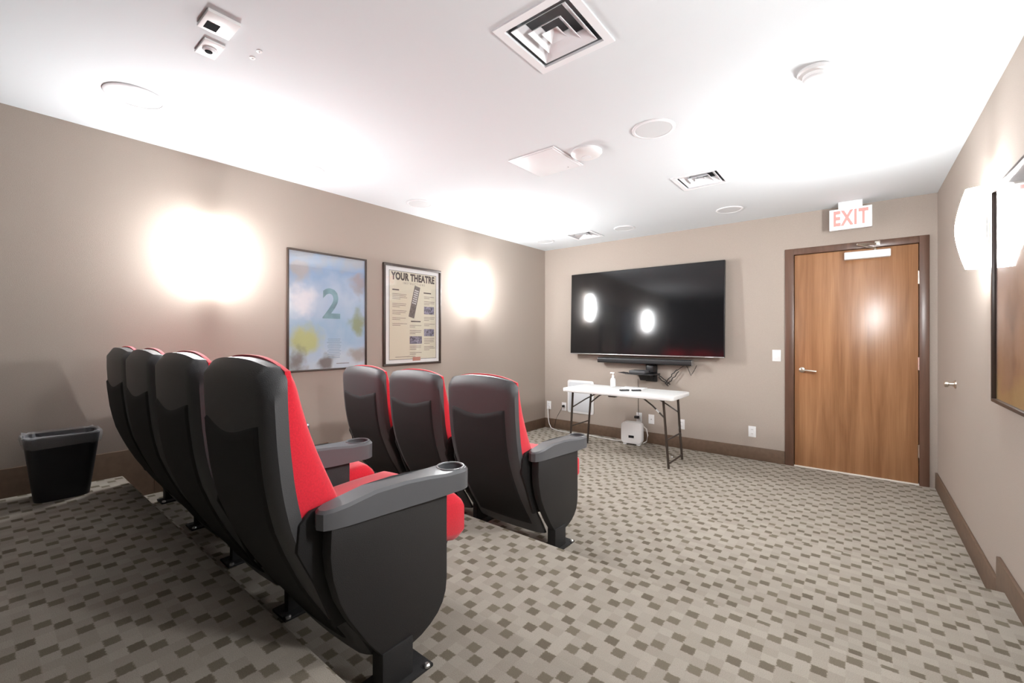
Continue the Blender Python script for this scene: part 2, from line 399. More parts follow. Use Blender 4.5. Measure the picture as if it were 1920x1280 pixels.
# ------------------------------------------------------------------ door
dr = D.objects.new('door_1', None); COL.objects.link(dr); dr.location = (DX0, YW, 0); struct(dr, 'flush walnut veneer door with brown frame and lever handle', 'door')
W = DX1 - DX0
lf = MB().box(0.004, W-0.004, 0.004, 0.048, 0.012, DT-0.004, 0.002).build('door_leaf', 'door', dr)
j = MB()
j.box(-0.077, 0.0, -0.018, 0.13, 0, DT+0.062, 0.004); j.build('door_jamb', 'frame_wood', dr)
j = MB(); j.box(W, W+0.066, -0.018, 0.13, 0, DT+0.062, 0.004); j.build('door_jamb', 'frame_wood', dr)
j = MB(); j.box(-0.001, W+0.001, -0.018, 0.13, DT, DT+0.062, 0.004); j.build('door_head', 'frame_wood', dr)
MB().box(0.0, W, -0.01, 0.06, 0.0, 0.011, 0.002).build('threshold_gap_light', 'threshold_gap_light', dr)  # pale threshold colour stands in for hallway light leaking under the door
hd = MB().lathe([(0.0245, 0.004), (0.0265, 0.0), (0.0265, -0.006), (0.022, -0.010), (0.010, -0.012), (0.010, -0.045)], (0.068, 0.004, 0.975), 24, 'y').build('handle_rose', 'nickel', dr)
MB().tube([(0.062, -0.043, 0.975), (0.10, -0.046, 0.974), (0.15, -0.046, 0.970), (0.188, -0.042, 0.966)], 0.0085, 10).build('lever', 'nickel', dr)
for zz in (0.30, 1.07, 1.83):
    MB().tube([(W-0.001, -0.006, zz-0.057), (W-0.001, -0.006, zz+0.057)], 0.009, 8).build('hinge', 'nickel', dr)
cl = MB().box(0.405, 0.737, -0.066, 0.003, 2.032, 2.100, 0.006).build('door_closer', 'white', dr)
a = MB(); a.tube([(0.63, -0.04, 2.10), (0.63, -0.04, 2.118)], 0.010, 10)
a.tube([(0.63, -0.040, 2.118), (0.56, -0.10, 2.135), (0.50, -0.15, 2.150)], 0.008, 8); a.tube([(0.50, -0.15, 2.150), (0.56, -0.09, 2.156), (0.645, -0.02, 2.160)], 0.008, 8)
a.box(0.625, 0.665, -0.035, -0.018, 2.145, 2.185, 0.004)
a.build('closer_arm', 'nickel', cl)

# ------------------------------------------------------------------ theatre seats
REAR = [(0.07,-0.052),(0.105,-0.072),(0.16,-0.103),(0.209,-0.138),(0.265,-0.172),(0.322,-0.206),(0.38,-0.234),(0.44,-0.260),(0.51,-0.286),(0.57,-0.300),(0.63,-0.311),(0.73,-0.322),(0.84,-0.328),(0.96,-0.330)]
FRONT = [(0.42,-0.095),(0.50,-0.092),(0.565,-0.118),(0.63,-0.147),(0.70,-0.176),(0.76,-0.198),(0.83,-0.218),(0.90,-0.236),(0.97,-0.262)]
def rear_y(z, x): return lerp_prof(REAR, z) - 0.014*(1-(x/0.24)**2)
def seat_back_shell():
    hw = 0.242
    def top(x): return 0.952 - 0.030*abs(x/hw)**2.4 - 0.022*max(0, (abs(x)/hw-0.86)/0.14)**2
    def P(s, u, v):
        x = hw*(2*v-1)
        sx = math.sin(math.pi/2*(2*v-1)); x = hw*(0.45*(2*v-1)+0.55*sx)
        z = 0.075 + (top(x)-0.075)*u
        th = 0.048 if z > 0.45 else 0.030 + 0.018*max(0, (z-0.2)/0.25)
        y = rear_y(z, x)
        y += 0.016*max(0, (abs(x)/hw-0.82)/0.18)**2*(1 if s == 0 else 0)
        if s == 0: y += 0.022*max(0, (u-0.955)/0.045)**2
        if s == 1: y = lerp_prof(REAR, z) + th
        return (x, y, z)
    return MB().grid(P, 26, 16)
def seat_back_panel():
    hw = 0.198
    def P(s, u, v):
        x = hw*(2*v-1)
        zt = 0.792 - 0.032*math.cos(math.pi*0.5*(x/hw)*1.0)**1.5 + 0.006*(x/hw)
        z = 0.115 + (zt-0.115)*u
        edge = min(1, min(u, 1-u, v, 1-v)/0.03)
        y = rear_y(z, x) + 0.010 - 0.016*(edge**0.5)
        if s == 1: y = rear_y(z, x) + 0.012
        return (x, y, z)
    return MB().grid(P, 34, 34)
def seat_back_cushion():
    hw = 0.232
    def P(s, u, v):
        t = 2*v-1; x = hw*math.copysign(abs(math.sin(math.pi/2*t))**0.85, t)
        e = abs(x)/hw
        zt = 0.958 - 0.036*e**2.4
        z = 0.42 + (zt-0.42)*u
        yb = lerp_prof(REAR, z) + 0.046
        yf = lerp_prof(FRONT, z) - 0.020*e**4
        if s == 0: return (x, yb, z - 0.004*0)
        rt = max(0, (u-0.88)/0.12)
        yf = yf + (yb+0.012-yf)*(1-math.sqrt(max(0, 1-rt*rt)))
        yf = yf + (yb+0.014-yf)*(1-math.sqrt(max(0, 1-max(0, (e-0.90)/0.10)**2)))
        return (x, yf, z)
    return MB().grid(P, 28, 24)
def seat_cushion():
    hw = 0.232
    def P(s, u, v):
        t = 2*v-1; x = hw*math.copysign(abs(math.sin(math.pi/2*t))**0.8, t); e = abs(x)/hw
        y = -0.13 + 0.48*u
        zt = 0.418 + 0.024*math.sin(math.pi*u*0.55) + 0.010*(1-e*e)
        zb = 0.315 - 0.055*max(0, (u-0.6)/0.4)
        m = 0.5*(zt+zb)
        k = max(0, (u-0.90)/0.10); kk = max(0, (e-0.88)/0.12)
        f = math.sqrt(max(0, 1-k*k*0.5))*math.sqrt(max(0, 1-kk*kk*0.6))
        z = m + (zt-m)*f if s == 1 else m + (zb-m)*f
        return (x, y, z)
    return MB().grid(P, 24, 22)
def seat_pan():
    return MB().prism([(-0.12,0.20),(-0.02,0.175),(0.14,0.195),(0.30,0.262),(0.30,0.285),(-0.12,0.322)], 'x', -0.205, 0.205, 0.012)
def end_panel_profile():
    return [(-0.205,0.535),(-0.209,0.45),(-0.202,0.39),(-0.182,0.318),(-0.155,0.262),(-0.126,0.214),(-0.095,0.165),(-0.062,0.122),(-0.050,0.100),(0.050,0.090),(0.085,0.097),(0.120,0.112),(0.150,0.132),(0.172,0.158),(0.185,0.190),(0.190,0.230),(0.190,0.520)]
def arm_outline(cx):
    pts = []
    yc, r = 0.232, 0.058
    for i in range(15):
        a = math.radians(-12 + 204*i/14); pts.append((cx + r*math.cos(a), yc + r*math.sin(a)))
    L = [(-0.0535,0.17),(-0.047,0.10),(-0.043,0.02),(-0.040,-0.08),(-0.038,-0.16),(-0.033,-0.20),(-0.021,-0.222),(0.0,-0.230)]
    pts += [(cx+x, y) for x, y in L] + [(cx-x, y) for x, y in L[-2::-1]]
    return pts
def arm_top(y): return 0.572 + 0.016*math.sin(math.pi*min(1, max(0, (y+0.24)/0.42))) - 0.006*(y < -0.15)
def armrest(cx):
    """armrest body with a real cup well at its front end"""
    t = bmesh.new(); o = arm_outline(cx); k = len(o)
    c = circle(cx, 0.232, 0.043, 24)
    def ins(p, d):
        v = Vector((p[0]-cx, p[1]-min(0.232, max(-0.19, p[1])))) ; L = v.length or 1
        v = v*(1-d/L); return (cx+v.x, min(0.232, max(-0.19, p[1]))+v.y)
    lo = [t.verts.new((p[0], p[1], 0.507 + 0.012*min(1, max(0, (0.1-p[1])/0.3)))) for p in o]
    hi = [t.verts.new((p[0], p[1], arm_top(p[1])-0.008)) for p in o]
    hi2 = [t.verts.new((*ins(p, 0.007), arm_top(p[1]))) for p in o]
    ct = [t.verts.new((p[0], p[1], arm_top(p[1])+0.002)) for p in c]
    cb = [t.verts.new((p[0], p[1], 0.515)) for p in c]
    for a, b in ((lo, hi), (hi, hi2)):
        for i in range(k): t.faces.new((a[i], a[(i+1)%k], b[(i+1)%k], b[i]))
    t.faces.new(lo)
    n = len(ct)
    for i in range(n): t.faces.new((ct[i], ct[(i+1)%n], cb[(i+1)%n], cb[i]))
    t.faces.new(cb)
    es = []
    for loop in (hi2, ct):
        for i in range(len(loop)): es.append(t.edges.get((loop[i], loop[(i+1)%len(loop)])))
    bmesh.ops.triangle_fill(t, use_beauty=True, use_dissolve=False, edges=es)
    bmesh.ops.recalc_face_normals(t, faces=t.faces)
    m = MB(); m._add(t); return m
def standard(parent, cx, end=0):
    """side standard: armrest (> cup rim, cup well), shield panel, post, foot plate with bolts"""
    ar = armrest(cx).build('armrest', 'arm', parent, 30)
    zt = arm_top(0.232)
    rim = MB()
    pr = []
    for i in range(28):
        a = 2*math.pi*i/28; pr.append((cx+0.0445*math.cos(a), 0.232+0.0445*math.sin(a), arm_top(0.232+0.0445*math.sin(a))+0.001))
    pr.append(pr[0]); rim.tube(pr, 0.004, 6); rim.build('cup_rim', 'arm', ar)
    MB().lathe([(0.0415, 0.517), (0.0415, 0.519), (0.001, 0.5195)], (cx, 0.232, 0), 24).build('cup_well', 'cupdark', ar)
    MB().prism(end_panel_profile(), 'x', cx-(0.031 if end < 0 else 0.014), cx+(0.031 if end > 0 else 0.014), 0.006).build('side_panel', 'side', parent, 40)
    MB().box(cx-(0.036 if end < 0 else 0.016), cx+(0.036 if end > 0 else 0.016), -0.058, 0.048, 0.0, 0.12, 0.004).build('post', 'panel', parent)
    ft = MB().box(cx-0.05, cx+0.055, -0.085, 0.110, 0.0, 0.011, 0.003).build('foot_plate', 'panel', parent)
    for yy in (-0.072, 0.088):
        MB().lathe([(0.010, 0.010), (0.010, 0.016), (0.006, 0.020)], (cx+0.05, yy, 0), 10).build('bolt', 'bolt', ft)
def make_seat():
    t = thing('theatre_seat', '', 'seat')
    sh = seat_back_shell().build('back_shell', 'shell', t, 50)
    seat_back_panel().build('back_panel', 'panel', sh, 50)
    seat_back_cushion().build('back_cushion', 'red', t, 60)
    sc = seat_cushion().build('seat_cushion', 'red', t, 60)
    seat_pan().build('seat_pan', 'panel', sc, 40)
    for s in (-1, 1):
        MB().prism([(-0.262,0.46),(-0.255,0.53),(-0.225,0.556),(-0.16,0.566),(-0.10,0.55),(-0.085,0.44),(-0.09,0.31),(-0.12,0.22),(-0.16,0.22),(-0.215,0.36)], 'x', *(sorted((s*0.234, s*0.252))), 0.005).build('side_bracket', 'panel', t, 40)
    return t
PITCH = 0.56
proto = make_seat()
seats = [proto] + [copy_tree(proto) for _ in range(6)]; used = []
rows = [
    (2.200, 0.775, S2, 4, 'seats of the back row',
     ['red theatre seat, black back, nearest the camera at the aisle end of the back row',
      'red theatre seat with black back, second from the aisle in the back row',
      'red theatre seat with black back, third from the aisle in the back row',
      'red theatre seat, black back, farthest left in the back row near the waste bin'], [0, 0.0, 0.008, 0.022]),
    (1.965, 2.018, S1, 3, 'seats of the front row',
     ['red theatre seat with grey-topped back at the aisle end of the front row',
      'red theatre seat with grey-topped back, in the middle of the three front row seats',
      'red theatre seat with grey-topped back, leftmost of the three front row seats'], [0, 0, 0])]
for (x0, y0, z0, n, grp, labs, dy) in rows:
    for k in range(n):
        s = seats[len(used)]; used.append(s)
        s.location = (x0 - k*PITCH, y0 + dy[k], z0)
        s['label'] = labs[k]; s['group'] = grp
        standard(s, 0.285, 1 if k == 0 else 0)
        if k == n-1: standard(s, -0.285, -1)

# ------------------------------------------------------------------ wall sconces
def sconce(loc, rz, label, dim=1.0):
    t = thing('wall_sconce', label, 'lamp', loc, rz, 'curved glass wall sconces')
    p = MB(); p.box(0.0, 0.020, -0.028, 0.028, -0.125, 0.125, 0.003); p.box(0.020, 0.042, -0.016, 0.016, -0.062, 0.062, 0.003)
    p.build('back_plate', 'metal_grey', t)
    def P(s, u, v):
        a = 2*u-1; b = 2*v-1
        hw = (0.0635 - (0.0 if s else 0.005))*math.sqrt(1-(0.85*a)**2)
        g = 0.032 + 0.010*max(0, (abs(a)-0.7)/0.3)
        ap = 0.135 - 0.040*abs(a)**1.6 - (0.0 if s else 0.005)
        q = math.sin(math.pi/2*b)
        return (g + (ap-g)*math.sqrt(max(0, 1-abs(q)**2.2)), hw*q, 0.207*a)
    g = MB().grid(P, 24, 18).build('glass_shade', 'sconce_glass', t, 60)
    g.data.materials.append(M['sconce_inner']); g.data.materials.append(M['sconce_side'])
    for k_, f_ in enumerate(g.data.polygons):
        c_ = (k_//2) % 18
        if k_ >= 2*24*18 or k_ % 2 == 0: f_.material_index = 1
        elif c_ < 5 or c_ > 12: f_.material_index = 2
    for zz in (-0.03, 0.03):
        MB().tube([(0.015, 0.0, zz), (0.092, 0.0, zz)], 0.005, 8).build('shade_pin', 'metal_grey', t)
    for zz in (-0.175, 0.175):
        l = D.lights.new('lamp_bulb', 'POINT'); l.energy = BULB_POWER*dim; l.color = (1.0, 0.985, 0.97); l.shadow_soft_size = 0.012
        lo = D.objects.new('lamp_bulb', l); COL.objects.link(lo); lo.parent = t; lo.location = (0.046, 0, zz)
    if dim != 1.0:
        gd = M['sconce_glass'].copy(); gd.node_tree.nodes['Principled BSDF'].inputs['Emission Strength'].default_value = GLASS_POWER*dim
        g.data.materials[0] = gd
    return t
ZS = 1.868
sconce((0, 1.045, ZS), 0, 'glowing white curved glass wall sconce left of the blue poster', 0.85)
sconce((0, 3.70, ZS), 0, 'glowing white curved glass wall sconce right of the cream instructions poster', 1.2)
sconce((XR, 3.25, ZS), math.pi, 'glowing white curved glass wall sconce beside the framed picture and the door', 1.2)
sconce((XR, 1.00, ZS), math.pi, 'wall sconce on the right wall beside the seats, out of view', 0.35)

# ------------------------------------------------------------------ framed posters
def frame_parts(t, wd, ht, fw, depth, inner_mat, pm):
    """local: x out of wall, y along wall, z up; origin at lower corner"""
    for (y0, y1, z0, z1) in ((0, wd, 0, fw), (0, wd, ht-fw, ht), (0, fw, fw, ht-fw), (wd-fw, wd, fw, ht-fw)):
        MB().box(0, depth, y0, y1, z0, z1, 0.002).build('frame_bar', 'poster_frame', t)
    p = MB().box(0.0, 0.008, fw, wd-fw, fw, ht-fw).build('print', pm, t, 0)
    MB().box(0.0125, 0.0145, fw, wd-fw, fw, ht-fw).build('glass_pane', 'pane', t, 0)
    return p
def on_wall(y, z, x=0.0): return Matrix(((0, 0, 1, x), (1, 0, 0, y), (0, 1, 0, z), (0, 0, 0, 1)))
# the film poster: plain stand-in in its colours
t = thing('framed_poster', 'framed pale blue poster with a large numeral 2 and soft colour patches', 'poster', (0, 1.565, 1.022))
p1 = frame_parts(t, 0.712, 0.996, 0.014, 0.022, 'paper', 'poster_blue')
text_mesh('numeral', '2', 0.36, 'poster_two', p1, on_wall(0.375, 0.555, 0.0085), 0.0003, 0.95, bold=0.006)
for i in range(12):
    wv = 0.10 + 0.05*random.random()
    MB().box(0.008, 0.0085, 0.40-wv/2, 0.40+wv/2, 0.262-i*0.0145, 0.267-i*0.0145).build('text_line', 'poster_text', p1, 0)
MB().box(0.008, 0.0085, 0.42, 0.54, 0.050, 0.055).build('text_line', 'ink', p1, 0)
# the instructions poster
t = thing('framed_poster', 'framed cream instructions poster headed YOUR THEATRE with a remote control picture', 'poster', (0, 2.458, 1.022))
p2 = frame_parts(t, 0.724, 0.998, 0.022, 0.024, 'paper', 'matboard')
PW, PH = 0.724, 0.998
sheet = MB().box(0.008, 0.0084, 0.072, PW-0.062, 0.060, PH-0.066).build('printed_sheet', 'paper', t, 0)
bl = MB()
for (y0, y1, z0, z1) in ((0.068, PW-0.058, 0.056, 0.0605), (0.068, PW-0.058, PH-0.0665, PH-0.062), (0.068, 0.0725, 0.056, PH-0.062), (PW-0.0625, PW-0.058, 0.056, PH-0.062)): bl.box(0.008, 0.0088, y0, y1, z0, z1)
bl.build('border_line', 'ink_line', t, 0)
text_mesh('title_lettering', 'YOUR THEATRE', 0.098, 'ink_dark', sheet, on_wall(0.368, PH-0.118, 0.0088), 0.0003, 0.72, bold=0.0050, spacing=1.08)
text_mesh('subtitle_lettering', 'INSTRUCTIONS', 0.030, 'ink', sheet, on_wall(0.372, PH-0.178, 0.0088), 0.0002, 0.85, spacing=1.7)
rc = MB()
cs, sn = math.cos(math.radians(-14)), math.sin(math.radians(-14))
def rp(y, z): return (0.375 + y*cs - z*sn, 0.640 + y*sn + z*cs)
def rquad(y0, y1, z0, z1): return [rp(y0, z0), rp(y1, z0), rp(y1, z1), rp(y0, z1)]
rc.prism(rquad(-0.036, 0.036, -0.165, 0.165), 'x', 0.0085, 0.0090); ro = rc.build('remote_picture', 'remote_print', sheet, 0)
rb = MB()
for r_ in range(7):
    for c_ in range(3):
        rb.prism(rquad(-0.024+c_*0.018, -0.013+c_*0.018, -0.02+r_*0.022, -0.008+r_*0.022), 'x', 0.0090, 0.0093)
rb.build('remote_buttons', 'matboard', ro, 0)
def lines(y0, y1, z, n, dz=0.016):
    for i in range(n):
        e = y1 - (y1-y0)*(0.0 if i < n-1 else 0.45) - 0.02*random.random()
        MB().box(0.0084, 0.0088, y0, e, z-i*dz, z-i*dz+0.0042).build('text_line', 'ink', sheet, 0)
def head(y0, y1, z): MB().box(0.0084, 0.0089, y0, y1, z, z+0.012).build('text_heading', 'ink_dark', sheet, 0)
head(0.105, 0.185, 0.742); 
for z_, n_ in ((0.705, 4), (0.610, 3), (0.540, 3), (0.468, 2), (0.412, 2)): lines(0.105, 0.285, z_, n_)
head(0.330, 0.455, 0.435)
for z_, n_ in ((0.398, 2), (0.345, 3), (0.188, 3), (0.120, 2)): lines(0.315, 0.470, z_, n_)
head(0.495, 0.595, 0.735)
for z_, n_ in ((0.700, 2), (0.650, 3), (0.486, 3), (0.415, 2), (0.262, 4), (0.178, 3)): lines(0.500, 0.650, z_, n_)
for (y0, y1, z0, z1) in ((0.500, 0.635, 0.520, 0.600), (0.500, 0.635, 0.290, 0.365), (0.315, 0.472, 0.212, 0.290)):
    MB().box(0.0084, 0.0090, y0, y1, z0, z1).build('printed_photo', 'photo', sheet, 0)
lines(0.14, 0.62, 0.082, 1)
MB().box(0.0084, 0.0092, 0.352, 0.452, 0.040, 0.078).build('salmon_badge', 'salmon', t, 0)
# picture on the right wall
t = thing('framed_picture', 'framed picture on the right wall, brown door reflection painted into its print', 'picture', (XR, 3.135, 0.992), math.pi)
frame_parts(t, 0.70, 1.035, 0.016, 0.024, 'paper', 'poster_reflection')

# ------------------------------------------------------------------ television wall
t = thing('television', 'large black flat television mounted on the front wall', 'television', (1.466, 5.095, 1.612), math.radians(-0.6))
t.rotation_euler = (math.radians(-1.6), 0, math.radians(0.6))
MB().box(-0.957, 0.957, 0.0, 0.035, -0.533, 0.533, 0.004).build('casing', 'black', t)
MB().box(-0.950, 0.950, -0.0025, 0.001, -0.522, 0.528, 0.0).build('screen', 'tv_screen', t, 0)
MB().box(-0.957, 0.957, -0.004, 0.004, -0.537, -0.5255, 0.002).build('bottom_bezel', 'metal_grey', t)
MB().box(0.76, 0.85, -0.0045, -0.003, -0.534, -0.529).build('maker_mark', 'white', t, 0)
MB().box(-0.35, 0.35, 0.035, 0.105, -0.25, 0.25, 0.004).build('wall_mount', 'black', t)
t = thing('soundbar', 'long black soundbar under the television', 'speaker', (1.497, 5.12, 1.008))
MB().prism(rrect(-0.045, 0.035, -0.034, 0.034, 0.018), 'x', -0.585, 0.585).build('body', 'black', t)
for s in (-1, 1):
    MB().box(*(sorted((s*0.585, s*0.590))), -0.042, 0.032, -0.031, 0.031, 0.002).build('end_cap', 'metal_grey', t)
    MB().box(s*0.3-0.02, s*0.3+0.02, 0.03, 0.088, -0.02, 0.02).build('bracket', 'black', t)
t = thing('media_shelf', 'black tilted wall shelf with small media box below the soundbar', 'shelf', (1.49, YW, 0.86))
MB().box(0.02, 0.16, -0.02, 0.0, -0.10, 0.12, 0.004).build('wall_plate', 'black', t)
MB().box(0.07, 0.15, -0.12, -0.02, 0.02, 0.100, 0.006).build('arm', 'black', t)
MB().prism([(-0.02, -0.012), (-0.27, -0.006), (-0.27, 0.004), (-0.02, 0.004)], 'x', -0.14, 0.20, 0.002).build('tray', 'black', t)
MB().prism([(-0.04, -0.015), (-0.16, -0.015), (-0.10, -0.085), (-0.05, -0.085)], 'x', -0.02, 0.13, 0.006).build('under_box', 'black', t)
MB().box(-0.10, 0.10, -0.25, -0.08, 0.006, 0.042, 0.006).build('media_box', 'shell', t)
MB().prism([(-0.27, 0.006), (-0.20, -0.004), (-0.14, -0.012), (-0.14, 0.010), (-0.20, 0.016)], 'y', -0.20, -0.17).build('cable_end', 'black', t)
def wavy(a, b, n, amp, seed):
    r = random.Random(seed); a = Vector(a); b = Vector(b); out = []
    for i in range(n+1):
        k = i/n; p = a.lerp(b, k); q = math.sin(math.pi*k)
        out.append(p + Vector((r.uniform(-amp, amp)*q, r.uniform(-amp*0.4, 0)*q, r.uniform(-amp, amp)*q)))
    return out
t = thing('cable_bundle', 'tangle of dark cables hanging beside the media shelf', 'cable', (1.755, 5.17, 0.80))
for i, (a_, b_) in enumerate((((-0.08, 0, 0.05), (0.06, 0, -0.06)), ((-0.08, 0, 0.03), (0.04, 0, -0.08)), ((0.02, 0, -0.07), (0.16, 0, 0.10)), ((0.0, 0, -0.05), (0.14, 0, 0.12)), ((0.14, 0, 0.11), (0.24, 0, 0.19)), ((0.24, 0, 0.20), (0.30, 0, 0.06)), ((0.30, 0, 0.06), (0.36, 0, 0.18)))):
    MB().tube(wavy(a_, b_, 8, 0.012, i), 0.006 if i < 4 else 0.0035, 6).build('cable', 'cord_black', t)
tag(MB().tube([(1.41, 5.19, 0.78), (1.412, 5.203, 0.66), (1.408, 5.205, 0.50), (1.41, 5.20, 0.33)], 0.0028, 6).build('hanging_wire', 'cord_black'), 'thin dark wire running down from the media shelf to an outlet', 'cable')

# outlets and switches on the front wall
def plate(x, z, label, kind, wd=0.072, ht=0.116, grp='white wall plates'):
    t = thing('wall_outlet' if kind != 'switch' else 'light_switch', label, 'outlet' if kind != 'switch' else 'switch', (x, YW, z), 0, grp)
    MB().box(-wd/2, wd/2, -0.006, 0.0, -ht/2, ht/2, 0.0025).build('cover_plate', 'white', t)
    if kind == 'switch': MB().box(-0.017, 0.017, -0.010, -0.005, -0.034, 0.034, 0.002).build('rocker', 'white', t)
    elif kind == 'coax': MB().lathe([(0.006, -0.005), (0.006, -0.014), (0.003, -0.015)], (0, 0, 0), 12, 'y').build('coax_jack', 'metal_grey', t)
    else:
        for s in (-1, 1):
            o = MB().box(-0.016, 0.016, -0.0085, -0.005, s*0.022-0.015, s*0.022+0.015, 0.002).build('socket', 'white', t)
            if kind != 'blank':
                for q in (-0.006, 0.006): MB().box(q-0.0014, q+0.0014, -0.0092, -0.008, s*0.022-0.004, s*0.022+0.006).build('slot', 'ink', o, 0)
    return t
plate(0.071, 0.322, 'white wall outlet nearest the left corner with a white plug', 'outlet')
plate(0.325, 0.325, 'white wall outlet behind the left table leg with a black plug', 'outlet')
plate(1.420, 0.303, 'white wall outlet above the small white appliance with a black adapter', 'outlet')
plate(1.575, 0.296, 'white coaxial wall plate right of the black adapter', 'coax')
plate(1.935, 0.281, 'white wall outlet behind the right table legs', 'outlet')
plate(2.670, 0.295, 'white wall outlet between the table and the door', 'outlet')
plate(2.894, 1.112, 'white light switch left of the door', 'switch', 0.076, 0.118)
tag(MB().box(1.375, 1.425, YW-0.055, YW-0.009, 0.292, 0.322, 0.004).build('power_adapter', 'black'), 'black power adapter plugged into the outlet above the appliance', 'adapter')
tag(MB().box(0.055, 0.087, YW-0.035, YW-0.009, 0.270, 0.312, 0.004).build('white_plug', 'white'), 'white plug in the outlet at the left corner', 'plug')
tag(MB().box(0.308, 0.342, YW-0.035, YW-0.009, 0.318, 0.348, 0.004).build('black_plug', 'black'), 'black plug in the outlet behind the left table leg', 'plug')
tag(MB().tube([(0.315, YW-0.030, 0.325), (0.29, YW-0.04, 0.27), (0.25, YW-0.05, 0.20), (0.22, YW-0.05, 0.14), (0.20, YW-0.06, 0.02)], 0.003, 6).build('extension_cord', 'cord_black'), 'thin black cord hanging from the outlet behind the left table leg', 'cord')
tag(MB().tube([(0.071, YW-0.030, 0.272), (0.075, YW-0.035, 0.22), (0.09, YW-0.05, 0.14), (0.12, YW-0.07, 0.07), (0.17, YW-0.10, 0.025), (0.26, YW-0.13, 0.009), (0.42, YW-0.15, 0.008), (0.60, YW-0.14, 0.008), (0.80, YW-0.12, 0.008), (1.0, YW-0.15, 0.008), (1.18, YW-0.17, 0.010), (1.30, YW-0.14, 0.02)], 0.006, 8).build('extension_cord', 'cord_white'), 'white cord running along the wall from the corner outlet', 'cord')
tag(MB().lathe([(0.006, 0.0), (0.008, 0.006), (0.004, 0.014)], (1.98, 4.74, 0.0), 10).build('small_white_plug', 'white'), 'tiny white cap lying on the carpet under the table', 'cap')
# access panel
t = thing('access_panel', 'white framed access panel on the wall behind the table', 'panel', (0.385, YW, 0.255))
MB().prism(rrect(0, 0.405, 0, 0.452, 0.03), 'y', -0.010, 0.0, 0.002).build('surround', 'white', t)
MB().prism(rrect(0.028, 0.377, 0.028, 0.424, 0.02), 'y', -0.013, -0.009, 0.0015).build('hatch', 'milky', t)
# small white appliance
t = thing('floor_appliance', 'small white rounded appliance with a dark display on the floor under the table', 'appliance', (1.41, 5.02, 0), math.radians(6))
MB().prism(rrect(-0.125, 0.125, 0.015, 0.275, 0.05), 'y', -0.055, 0.055, 0.012, 3).build('body', 'white', t)
MB().box(-0.03, 0.035, -0.0575, -0.054, 0.088, 0.118, 0.001).build('display', 'display', t)
for s in (-0.08, 0.08): MB().box(s-0.02, s+0.02, -0.045, 0.045, 0.0, 0.018, 0.004).build('foot', 'white', t)
MB().tube([(0.12, 0.03, 0.23), (0.165, 0.02, 0.20), (0.185, 0.0, 0.13), (0.175, -0.01, 0.06), (0.13, 0.0, 0.03)], 0.006, 8).build('cord_loop', 'cord_white', t)

# ------------------------------------------------------------------ folding table and things on it
TX0, TX1, TY0, TY1, TZ = 0.89, 2.155, 4.24, 4.80, 0.720
t = thing('folding_table', 'white plastic folding table with bronze folding legs under the television', 'table', ((TX0+TX1)/2, (TY0+TY1)/2, 0))
hx, hy = (TX1-TX0)/2, (TY1-TY0)/2
MB().prism(rrect(-hx, hx, -hy, hy, 0.05, 6), 'z', TZ-0.042, TZ, 0.010, 3).build('tabletop', 'table_white', t)
for s in (-1, 1):
    xl = s*(hx-0.085)
    for q in (-1, 1):
        MB().tube([(xl-s*0.03, q*(hy-0.06), TZ-0.04), (xl, q*(hy-0.07), 0.25), (xl+s*0.02, q*(hy-0.07), 0.0)], 0.0125, 8).build('leg', 'dark_steel', t)
        MB().tube([(xl-s*0.02, q*(hy-0.065), 0.50), (xl-s*0.16, q*(hy-0.12), 0.60), (xl-s*0.30, q*(hy-0.16), TZ-0.04)], 0.008, 6).build('brace', 'dark_steel', t)
    MB().tube([(xl+s*0.018, -(hy-0.07), 0.05), (xl+s*0.018, hy-0.07, 0.05)], 0.009, 8).build('cross_bar', 'dark_steel', t)
    MB().tube([(xl+s*0.003, -(hy-0.07), 0.28), (xl+s*0.003, hy-0.07, 0.28)], 0.008, 8).build('cross_bar', 'dark_steel', t)
tp = lambda k: (hx-0.085-0.02-0.14*k, -hy+0.065+0.055*k, 0.50+0.10*k)
MB().tube([tp(0.42), tp(0.68)], 0.0092, 8).build('brace_sticker', 'white', t)
MB().box(-0.06, 0.02, -hy+0.02, -hy+0.08, TZ-0.058, TZ-0.041, 0.004).build('latch', 'dark_steel', t)
t = thing('pump_bottle', 'small white pump bottle standing on the folding table', 'bottle', (1.30, 4.72, TZ))
MB().lathe([(0.026, 0.0), (0.031, 0.004), (0.031, 0.075), (0.026, 0.095), (0.012, 0.110), (0.012, 0.116)], (0, 0, 0), 20).build('body', 'white', t)
MB().lathe([(0.015, 0.114), (0.015, 0.130), (0.006, 0.134), (0.005, 0.158)], (0, 0, 0), 16).build('collar', 'white', t)
MB().prism(rrect(-0.034, 0.014, 0.155, 0.168, 0.005), 'y', -0.008, 0.008).build('nozzle', 'white', t)
tag(MB().box(1.44, 1.70, 4.62, 4.76, TZ, TZ+0.012, 0.004).build('white_tray', 'white'), 'flat white tray lying on the folding table', 'tray')
for x_, rz_, lab in ((1.575, 0.80, 'dark remote control on the table, nearer the pump bottle'), (1.680, 0.80, 'dark remote control on the table, farther from the pump bottle')):
    t = thing('remote_control', lab, 'remote', (x_, 4.42 + (x_-1.575)*0.7, TZ), rz_, 'remotes on the folding table')
    MB().box(-0.050, 0.050, -0.02, 0.02, 0.0, 0.016, 0.005).build('body', 'black', t)
    for i in range(4): MB().box(-0.040+i*0.022, -0.028+i*0.022, -0.008, 0.008, 0.0155, 0.0175, 0.0008).build('button', 'metal_grey', t)

